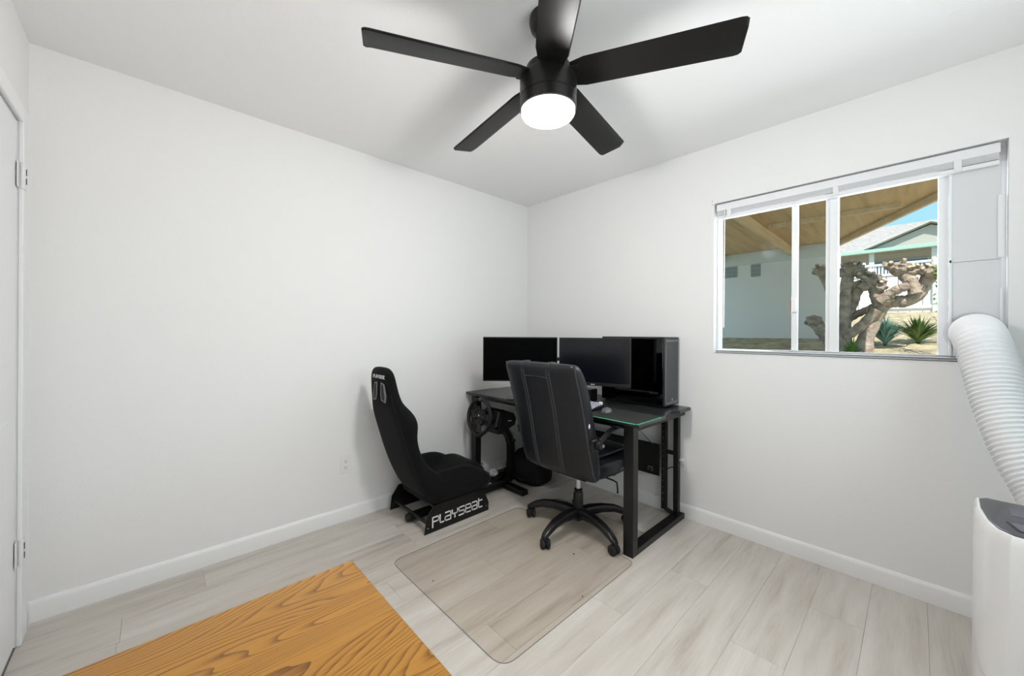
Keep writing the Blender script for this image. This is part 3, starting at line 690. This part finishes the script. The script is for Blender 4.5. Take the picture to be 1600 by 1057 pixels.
# ---- power outlets, plug, cables
def outlet(label, loc, rz):
    t_ = thing('power_outlet', label, 'outlet', loc, rz, 'power outlets')
    MB().box((0, -.035, -.057), (.005, .035, .057), .002).build('cover_plate', MT['white'], t_)
    for zz in (.020, -.020):
        r_ = MB().prism(rrect(.030, .026, .008, cy=zz), 0, .005, .0065).build('socket', MT['white'], t_)
        MB().box((.0064, -.0085, zz+.000), (.0068, -.0055, zz+.008)).box((.0064, .0055, zz+.0), (.0068, .0085, zz+.008)).lathe([(0, .0064), (.003, .0064), (.003, .0068), (0, .0068)], (0, 0, zz-.007), 8, 'X').build('slots', MT['dark'], r_, smooth=False, label='dark socket slots')
    return t_
outlet('white duplex outlet low on the left wall beside the racing seat', (-1.688, 0, .365), -PI/2)
outlet('white duplex outlet with a plug on the right wall behind the desk leg', (0, -1.483, .363), PI)
pg = thing('power_plug', 'white plug and cord in the upper socket of the right wall outlet', 'plug', (-.0070, -1.483, .385))
MB().box((-.024, -.012, -.010), (0, .012, .010), .004).build('plug_body', MT['white'], pg)
MB().tube([(-.022, .0, 0), (-.035, .015, -.005), (-.038, .035, -.03), (-.030, .045, -.08), (-.025, .050, -.14), (-.02, .06, -.24), (-.02, .09, -.358)], .003, 8).build('cord', MT['white'], pg)
tag(MB().tube([(-.075, -1.385, .30), (-.05, -1.42, .325), (-.018, -1.455, .330), (-.013, -1.47, .328)], .004, 8).build('power_cable', MT['rubber']), 'short black cable end sticking out behind the desk leg', 'cable')
tag(MB().tube([(-.05, -1.30, .62), (-.03, -1.22, .55), (-.028, -1.15, .50), (-.028, -1.0, .48), (-.028, -.8, .50)], .003, 6).build('loose_cable', MT['white']), 'thin pale cable hanging behind the desk panel', 'cable')
tag(MB().ball((0, 0, .0035), .0045, (1, 1.3, .7), 1).build('dropped_screw', MT['dark'], loc=(-.906, -1.262, .0032)), 'tiny black crumb lying on the chair mat', 'screw')
for lab, cx_, cy_ in (('tiny dark crumb near the left edge of the chair mat', -1.60, -.93), ('tiny dark crumb near the front right edge of the chair mat', -1.15, -1.50)):
    tag(MB().ball((0, 0, .0025), .0032, (1.2, 1, .7), 1).build('crumb', MT['dark'], loc=(cx_, cy_, .0032)), lab, 'debris')
b = MB(); 
for yy, zz in ((-1.661, 2.085), (-1.661, 2.065)): b.lathe([(0, 0), (.0025, 0), (.002, -.001), (0, -.001)], (-.0002, yy, zz), 8, 'X')
st(b.build('nail_holes', MT['dark']))  # two small dark discs standing for nail holes in the wall

# ================================================================ CHAIR MAT
def fillet(P, R_, n_=6):
    out = []
    for i, p_ in enumerate(P):
        a_, b_, c_ = Vector(P[i-1]), Vector(p_), Vector(P[(i+1) % len(P)]); r_ = R_[i]
        p0 = b_+(a_-b_).normalized()*r_; p1 = b_+(c_-b_).normalized()*r_
        for j in range(n_+1):
            t_ = j/n_; out.append(tuple(p0*(1-t_)**2+b_*2*t_*(1-t_)+p1*t_*t_))
    return out
o_ = fillet([(-.477, .447), (-.477, -.448), (.479, -.448), (.479, -.355), (.80, -.355), (.80, .355), (.479, .355), (.479, .447)], [.06, .07, .05, .03, .05, .05, .03, .05])
cmat = tag(MB().prism(o_, 2, .0005, .0026, .0008).build('chair_mat', MT['matplastic'], loc=(-1.199, -1.082, 0), smooth=False), 'clear greyish plastic chair mat with rounded corners on the plank floor', 'floor mat')

MB().tube([(a_, b_, .0018) for a_, b_ in o_], .0013, 5, close=True).build('mat_edge', mat('grey_mat_edge', (.22, .21, .20), .4), cmat, label='darker rolled edge')
# ================================================================ OAK TABLE
TZ = .74
ot = thing('oak_table', 'honey oak table top in the bottom left foreground', 'table', (-2.60, -2.42, 0))
x0, x1, y0, y1 = -2.95, -2.299, -3.13, -1.727
MB().box((x0+2.60, y0+2.42, TZ-.022), (x1+2.60, y1+2.42, TZ), .004, seg=3).build('table_top', MT['oak'], ot)
MB().box((x0+2.64, y0+2.46, TZ-.10), (x1+2.56, y1+2.38, TZ-.0225), .002).build('apron', MT['oak'], ot)
for xx in (x0+2.63, x1+2.52):
    for yy in (y0+2.45, y1+2.34): MB().loft([[(xx+.025+a_*.7, yy+.025+b_*.7, 0) for a_, b_ in rrect(.05, .05, .006, 2)], [(xx+.025+a_, yy+.025+b_, TZ-.1005) for a_, b_ in rrect(.05, .05, .006, 2)]]).build('leg', MT['oak'], ot)

# ================================================================ AIR CONDITIONER + HOSE
ac = thing('portable_air_conditioner', 'white portable air conditioner with a dark top panel at the right edge', 'air conditioner', (-.87, -2.90, 0))
def ac_ring(sx_, sy_, z, bulge=.0):
    P = []
    base = [(.168, .165), (.172, .195), (.150, .212), (.05, .216), (-.06, .210), (-.125, .196), (-.155, .172), (-.170, .10), (-.176, 0)]
    full = base+[(a_, -c_) for a_, c_ in reversed(base[:-1])]
    return [(a_*sx_, c_*sy_, z) for a_, c_ in full]
MB().loft([ac_ring(.94, .95, .03), ac_ring(.985, .985, .05), ac_ring(1, 1, .12), ac_ring(1, 1, .55), ac_ring(.995, .992, .69), ac_ring(.985, .985, .712), ac_ring(.965, .968, .720)]).build('cabinet', MT['acw'], ac)
MB().loft([ac_ring(.93, .945, .7195), ac_ring(.93, .945, .7225), ac_ring(.91, .93, .7235)]).build('top_panel', MT['acd'], ac, label='dark grey glossy top panel')
out = [(-.150, -.12), (-.135, .10), (-.110, .155), (-.050, .168), (-.050, -.168), (-.110, -.155)]
MB().prism(out, 2, .7232, .7245).build('outlet_recess', MT['dark'], ac)
out2 = [(a_*.96-.004, c_*.965) for a_, c_ in out]
lv = MB().prism(out2, 2, .7243, .7265, .0008).build('louvre_flap', mat('slate_louvre', (.07, .075, .095), .3), ac)
for i in range(8):
    MB().box((-.128+(abs(i-3.5) > 3)*.01, .128-i*.035, .7264), (-.060, .134-i*.035, .7285), .0008).build('louvre_rib', MT['acd'], lv)
MB().box((.02, -.13, .7234), (.09, .15, .7242), .0003).build('control_panel', mat('blue_grey_touch_panel', (.045, .05, .075), .15), ac)
MB().tube([(.055, .02, .7246), (.050, .0, .7246), (.055, -.02, .7246)], .0012, 6).build('panel_symbol', MT['dimletter'], ac, label='pale symbol on the control panel')
lettering('t', (-.1768, .004, .616), (0, -.014, 0), (0, 0, .013), (-1, 0, 0), 1, .0035).build('front_lettering', MT['greyrim'], ac, smooth=False, label='small grey letter T')
MB().loft([[(a_*1.004, c_*1.004+0, z_) for a_, c_, z_ in ac_ring(1, 1, .30)], [(a_*1.004, c_*1.004, z_) for a_, c_, z_ in ac_ring(1, 1, .302)]], cap=False).build('cabinet_seam', MT['greyrim'], ac)
MB().lathe([(0, 0), (.085, 0), (.085, .03), (.078, .035), (0, .035)], (.168, -.01, .58), 28, 'X').build('hose_port', MT['white'], ac)
b = MB()
for xx in (-.12, .12):
    for yy in (-.15, .15): b.lathe([(0, -.010), (.018, -.010), (.018, .010), (0, .010)], (xx, yy, .0182), 14, 'Y')
    b.box((xx-.006, -.16, .018), (xx+.006, .16, .035))
b.build('casters', MT['rubber'], ac)
# exhaust hose: ribbed, from the window collar down to the port
ctrl = [(-.018, -2.740, 1.245), (-.09, -2.740, 1.243), (-.175, -2.744, 1.205), (-.235, -2.760, 1.115), (-.290, -2.778, 1.00), (-.345, -2.800, .90), (-.40, -2.828, .80), (-.46, -2.865, .705), (-.53, -2.890, .63), (-.60, -2.905, .590), (-.665, -2.910, .580)]
def cat(P, n_):
    P = [Vector(p_) for p_ in P]; out = []
    Q = [P[0]*2-P[1]]+P+[P[-1]*2-P[-2]]
    for i in range(1, len(Q)-2):
        for j in range(n_):
            t_ = j/n_; a_, b_, c_, d_ = Q[i-1], Q[i], Q[i+1], Q[i+2]
            out.append(.5*((2*b_)+(c_-a_)*t_+(2*a_-5*b_+4*c_-d_)*t_*t_+(3*b_-3*c_+d_-a_)*t_**3))
    out.append(P[-1]); return out
cl = cat(ctrl, 20)
# resample evenly, 4 samples per rib, rib pitch 17 mm
L_ = [0]
for p_, q_ in zip(cl, cl[1:]): L_.append(L_[-1]+(q_-p_).length)
pitch = .0175; N_ = int(L_[-1]/pitch*6); path = []; rad = []
j = 0
for i in range(N_+1):
    s_ = L_[-1]*i/N_
    while j < len(L_)-2 and L_[j+1] < s_: j += 1
    t_ = (s_-L_[j])/max(1e-9, L_[j+1]-L_[j]); path.append(cl[j].lerp(cl[j+1], t_))
    ph = (s_/pitch) % 1; rad.append(0.0722+.0058*math.cos(2*PI*ph))
tag(MB().tube(path, rad, 32).build('exhaust_hose', MT['hose']), 'thick white ribbed exhaust hose hanging from the window vent', 'hose')

# ================================================================ OUTSIDE
grass = mat('dry_grass', (.44, .38, .25), .95, var=(7, .35), bump=(30, .8, .03))
b = MB(); prof = [(.16, -.05), (.9, .2), (2.4, .62), (4.0, .96), (5.4, 1.20), (8.0, 1.68), (10, 1.85), (26, 2.1)]
b.loft([[(x_, 12, z_) for x_, z_ in prof]+[(26, 12, -.5), (.16, 12, -.5)], [(x_, -16, z_) for x_, z_ in prof]+[(26, -16, -.5), (.16, -16, -.5)]])
st(b.build('lawn', grass, smooth=False))
# porch roof with plywood soffit, rafters and beam
ply = grain_mat('plywood_soffit', [(.25, (.50, .33, .17)), (.5, (.66, .47, .27)), (.8, (.76, .57, .35))], stretch=(.8, 10), rough=.7, pore=.25)
pr_ = thing('porch_roof', 'brown plywood porch ceiling on rafters above the window outside', 'porch roof', (0, 0, 0))
poly = [(.14, .42), (6.3, .42), (6.3, -1.46), (5.43, -1.66), (3.26, -2.753), (.14, -4.33)]
MB().prism(poly, 2, 2.70, 2.74).build('plywood_sheet', ply, pr_)
MB().prism([(a_, c_) for a_, c_ in poly], 2, 2.741, 2.80).build('roof_deck', mat('grey_shingle_deck', (.25, .25, .25), .9), pr_)
wood = grain_mat('porch_timber', [(.25, (.62, .45, .27)), (.55, (.76, .58, .38)), (.85, (.84, .68, .48))], stretch=(.8, 12), rough=.7)
for yy in (.40, -.02, -1.10): MB().box((.16, yy-.04, 2.56), (5.2, yy, 2.6995)).build('rafter', wood, pr_)
MB().box((2.05, -1.95, 2.58), (2.14, .42, 2.6995)).build('beam', wood, pr_)
d_ = Vector((5.43-.14, -1.66+4.33, 0)).normalized()
MB().tube([Vector((.16, -4.27, 2.66)), Vector((5.43, -1.60, 2.66))], 1, flat=(.04, .075)).build('edge_board', wood, pr_)
for (xx, yy) in ((3.6, -2.25),): MB().tube([Vector((3.4, -2.45, 2.675)), Vector((3.4, -1.2, 2.675))], 1, flat=(.05, .05)).build('rafter', wood, pr_)
# outbuilding wall with white fascia and vent blocks
sh = thing('outbuilding', 'pale grey outbuilding wall under a white fascia board, left panes', 'outbuilding', (5.2, 0, .9))
MB().box((.02, -1.66, 0), (.9, 3.0, 1.75)).build('stucco_wall', mat('grey_stucco', (.92, .84, .81), .9, bump=(40, .3, .004)), sh)
MB().box((-.03, -1.60, 1.595), (.02, 3.0, 1.80), .004).build('fascia_board', mat('white_fascia_paint', (.80, .79, .77), .6), sh)
for i, (y_, w_, h_) in enumerate(((-.03, .27, .20), (-.52, .15, .22))):
    vt = MB().box((.010, y_-w_, 1.585-h_), (.021, y_, 1.585)).build('vent_block', mat('grey_vent_%d' % i, (.42, .42, .42), .8), sh)
    for r_ in range(3):
        for c_ in range(3): MB().box((.007, y_-w_+w_*(c_+.15)/3, 1.585-h_+h_*(r_+.2)/3), (.0102, y_-w_+w_*(c_+.85)/3, 1.585-h_+h_*(r_+.8)/3)).build('vent_slot', mat('vent_slot_grey', (.36, .36, .36), .8) if 'vent_slot_grey' not in bpy.data.materials else bpy.data.materials['vent_slot_grey'], vt)
# fence of white pickets
fw = mat('white_fence_paint', (.80, .80, .82), .6)
fe = thing('white_fence', 'white board fence with lattice top beyond the pruned tree', 'fence', (8, -2.2, 1.55))
pk = None
for i in range(18):
    yy = 1.45-i*.165
    if pk is None: pk = MB().box((0, -.078, 0), (.03, .078, .86), .003).build('picket', fw, fe, loc=(0, yy, 0))
    else: inst(pk, fe, (0, yy, 0))
MB().box((-.02, -1.5, .86), (.05, 1.55, .90)).box((-.02, -1.5, 1.07), (.05, 1.55, 1.11)).box((-.03, -1.5, .20), (0, 1.55, .26)).build('fence_rail', fw, fe)
b = MB()
for i in range(62): b.box((.005, -1.48+i*.049, .90), (.02, -1.45+i*.049, 1.07))
b.build('lattice', fw, fe, kind='stuff')
for yy in (1.0, .40, -.62, -1.3): MB().box((-.045, yy-.05, 0), (.045, yy+.05, 1.16), .005).build('fence_post', fw, fe)
# house across
hs = thing('neighbour_house', 'beige single-storey house with grey shingle roof and pale green eaves', 'house', (14, -2, 1.9))
MB().box((1.0, -4.5, 0), (8, 5, 2.02)).build('house_wall', mat('beige_siding', (.50, .47, .40), .8), hs)
shg = mat('grey_shingles', (.42, .40, .38), .95, var=(9, .2), bump=(14, .6, .03))
MB().prism([(0, 2.02), (4.2, 3.58), (8.6, 2.02)], 1, -5.5, 3.2).build('roof', shg, hs)
MB().box((-.08, -5.5, 1.935), (.02, 6, 2.045), .01).build('eave_gutter', mat('pale_green_gutter', (.42, .62, .54), .5), hs, label='pale green eave gutter')
# gable facing us
gy = -.85
gw = 1.45
gb = MB().prism([(gy-gw, 2.05), (gy+gw-.1, 2.05), (gy, 2.62)], 0, .12, .30).build('gable_wall', mat('gable_grey', (.52, .50, .45), .8), hs)
MB().loft([[(.0, gy+gw, 2.03), (.0, gy+gw, 2.09), (3.0, gy+gw, 2.09), (3.0, gy+gw, 2.03)], [(.0, gy, 2.66), (.0, gy, 2.74), (3.0, gy, 2.74), (3.0, gy, 2.66)]]).loft([[(.0, gy-gw, 2.03), (.0, gy-gw, 2.09), (3.0, gy-gw, 2.09), (3.0, gy-gw, 2.03)], [(.0, gy, 2.66), (.0, gy, 2.74), (3.0, gy, 2.74), (3.0, gy, 2.66)]]).build('gable_roof', shg, hs)
MB().tube([(-.03, gy+gw, 2.08), (-.03, gy, 2.70), (-.03, gy-gw, 2.08)], 1, flat=(.09, .04)).build('gable_rake', mat('pale_rake_board', (.62, .62, .56), .6), hs)
wg = mat('blue_house_window', (.10, .20, .34), .15)
for i, (ya, yb, za, zb) in enumerate(((.70, .1, .95, 1.80), (-.10+.48, -.30, .95, 1.75), (-.36, -.80, .95, 1.75), (-1.0, -1.25, 1.0, 1.70), (1.35, .90, .9, 1.85))[1:]):
    wf = MB().box((.96, yb-.04, za-.04), (1.01, ya+.04, zb+.04)).build('house_window', mat('house_window_frame_%d' % i, (.55, .55, .52), .6), hs)
    MB().box((.94, yb, za), (.965, ya, zb)).build('pane', wg, wf)
for yy in (.42+.0, -.93): MB().box((.1, yy-.06, 0), (.22, yy+.06, 1.95)).build('porch_post', mat('white_porch_post', (.75, .75, .73), .6) if 'white_porch_post' not in bpy.data.materials else bpy.data.materials['white_porch_post'], hs)

# pruned tree
bark = mat('grey_brown_bark', (.42, .34, .28), .9, var=(12, .35), bump=(28, 1.0, .02))
cutw = mat('pale_cut_wood', (.72, .58, .40), .8)
tr = thing('pruned_tree', 'pollarded tree with knobbly grey-brown branches and pale cut ends', 'tree', (4.2, -2.1, .96))
def tp(px_y, z, dx=0): return Vector((dx, px_y+2.1, z-.96))
limbs = [
    ([(-1.87, .90), (-1.885, 1.15), (-1.89, 1.44), (-1.905, 1.75), (-1.93, 2.0), (-1.95, 2.14)], [.15, .13, .11, .09, .085, .10], 0),
    ([(-2.07, .90), (-2.10, 1.15), (-2.18, 1.43), (-2.27, 1.62), (-2.36, 1.66), (-2.48, 1.66), (-2.58, 1.74), (-2.64, 1.88), (-2.69, 1.98)], [.15, .13, .11, .11, .10, .10, .10, .09, .10], .05),
    ([(-2.56, 1.74), (-2.52, 1.88), (-2.47, 1.98), (-2.43, 2.06)], [.09, .10, .10, .11], -.02),
    ([(-2.24, 1.60), (-2.22, 1.72), (-2.20, 1.82), (-2.16, 1.93)], [.09, .10, .10, .10], 0),
    ([(-1.90, 1.22), (-2.02, 1.30), (-2.12, 1.42), (-2.22, 1.56)], [.09, .08, .085, .09], -.06),
    ([(-1.93, 1.45), (-2.03, 1.52), (-2.14, 1.58), (-2.24, 1.63)], [.07, .06, .06, .07], .06),
    ([(-2.24, 1.66), (-2.33, 1.75), (-2.41, 1.80), (-2.50, 1.84)], [.08, .075, .075, .06], -.10),
    ([(-2.00, 1.95), (-2.02, 1.86), (-1.99, 1.72), (-1.95, 1.55)], [.10, .09, .08, .08], .05),
    ([(-1.86, .95), (-1.72, 1.15), (-1.62, 1.35), (-1.57, 1.42)], [.10, .10, .11, .10], .05),
    ([(-1.88, 1.5), (-1.76, 1.75), (-1.69, 1.95), (-1.64, 2.12)], [.06, .055, .06, .09], .10),
    ([(-2.02, 2.02), (-2.00, 2.10), (-1.97, 2.14)], [.09, .10, .08], .02),
]
for pth, rr, dx in limbs:
    P_ = cat([tp(a_, z_, dx+.03*math.sin(9*a_+5*z_)) for a_, z_ in pth], 5); n_ = len(P_)
    R_ = []
    for i in range(n_):
        f_ = i/(n_-1)*(len(rr)-1); k0 = min(int(f_), len(rr)-2); R_.append((rr[k0]+(rr[k0+1]-rr[k0])*(f_-k0))*(.70+rnd.uniform(-.06, .10)))
    MB().tube(P_, R_, 12).build('branch', bark, tr)
knobs = [(-1.95, 2.12, .12), (-2.03, 2.10, .10), (-2.08, 2.02, .08), (-2.43, 2.05, .13), (-2.52, 2.02, .09), (-2.35, 2.10, .08), (-2.69, 2.0, .12), (-2.76, 1.96, .09), (-2.62, 2.03, .08), (-2.17, 1.94, .12), (-2.10, 1.88, .09), (-2.25, 1.85, .08), (-1.64, 2.12, .10), (-1.57, 1.42, .12), (-2.30, 1.68, .10), (-2.48, 1.84, .07), (-1.88, 2.08, .09)]
for (yy, zz, r_) in knobs:
    kb_ = MB().ball((0, 0, 0), r_*.8, (1, 1, .85), 3)
    for v_ in kb_.bm.verts: v_.co *= 1+.22*math.sin(37*v_.co.x+11*v_.co.z*8)*math.cos(41*v_.co.y)+rnd.uniform(-.06, .06)
    ko = kb_.build('knob', bark, tr, loc=tp(yy, zz, -.02))
    if yy < -2.0 or zz > 2.1:
        for c_ in range(3):
            th = rnd.uniform(0, 2*PI); ph = rnd.uniform(.1, 1.25)
            d_ = Vector((-abs(math.cos(th))*math.cos(ph)-.2, math.sin(th)*math.cos(ph), math.sin(ph))).normalized(); p0 = d_*r_*.55; p1 = d_*(r_*.80+.035)
            s0 = MB().tube([p0, p1], [.026, .022], 8).build('stub', bark, ko)
            MB().tube([p1-d_*.001, p1+d_*.003], [.019, .017], 8).build('cut_end', cutw, ko, label='pale sawn branch end')
# small leafy shoots on the right limb and plants
leafg = mat('leaf_green', (.16, .30, .06), .6, var=(6, .4)); leafb = mat('leaf_blue_green', (.20, .36, .30), .6, var=(6, .35)); leafd = mat('leaf_dark_green', (.12, .20, .05), .6, var=(5, .5))
def strap_plant(name, label, loc, n_, hgt, spread, wid, m_, seed):
    r_ = random.Random(seed); t_ = thing(name, label, 'plant', loc, 0, 'plants under the tree')
    groups = [MB(), MB(), MB()]
    for i in range(n_):
        a_ = r_.uniform(0, 2*PI); ln = r_.uniform(.6, 1)*hgt; lean = r_.uniform(.15, 1)*spread
        P_ = []
        for j in range(6):
            u = j/5; P_.append(Vector((math.cos(a_)*lean*u**1.4, math.sin(a_)*lean*u**1.4, ln*(u-.35*u*u*(lean/spread)*1.3))))
        sd = Vector((-math.sin(a_), math.cos(a_), 0)); b_ = groups[i % 3].bm; prev = None
        for j, p_ in enumerate(P_):
            wv = wid*(1-(j/5)**2)*.5+.001; q = (b_.verts.new(p_+sd*wv), b_.verts.new(p_+Vector((0, 0, -wv*.5))), b_.verts.new(p_-sd*wv))
            if prev: b_.faces.new((prev[0], prev[1], q[1], q[0])); b_.faces.new((prev[1], prev[2], q[2], q[1]))
            prev = q
    for g in groups: g.build('foliage', m_, t_, kind='stuff')
    return t_
strap_plant('strap_leaf_plant', 'blue-green strap-leaved plant between the tree and the dark green clump', (4.75, -2.27, 1.08), 150, .50, .30, .032, leafb, 1)
strap_plant('strap_leaf_plant', 'dark green strap-leaved clump right of the blue-green plant', (4.95, -2.58, 1.12), 170, .46, .38, .036, leafd, 2)
strap_plant('strap_leaf_plant', 'bright green leafy plant between the two tree trunks', (3.86, -2.005, .92), 90, .34, .13, .022, leafg, 3)
vn = thing('leafy_vine', 'small green leafy twig at the right edge of the window view', 'plant', (4.0, -2.80, 1.05))
MB().tube([(0, 0, -.05), (0, .01, .4), (.02, -.02, .8), (.0, .03, 1.05)], [.012, .01, .008, .005], 6).build('stem', bark, vn)
b = MB()
for i in range(90):
    c_ = Vector((rnd.uniform(-.06, .08), rnd.uniform(-.10, .10), rnd.uniform(.35, 1.1))); u = Vector((rnd.uniform(-1, 1), rnd.uniform(-1, 1), rnd.uniform(-1, 1))).normalized()*.028; v_ = u.orthogonal().normalized()*.014
    q = [b.bm.verts.new(c_+u), b.bm.verts.new(c_+v_), b.bm.verts.new(c_-u), b.bm.verts.new(c_-v_)]; b.bm.faces.new(q)
b.build('leaves', leafg, vn, kind='stuff')
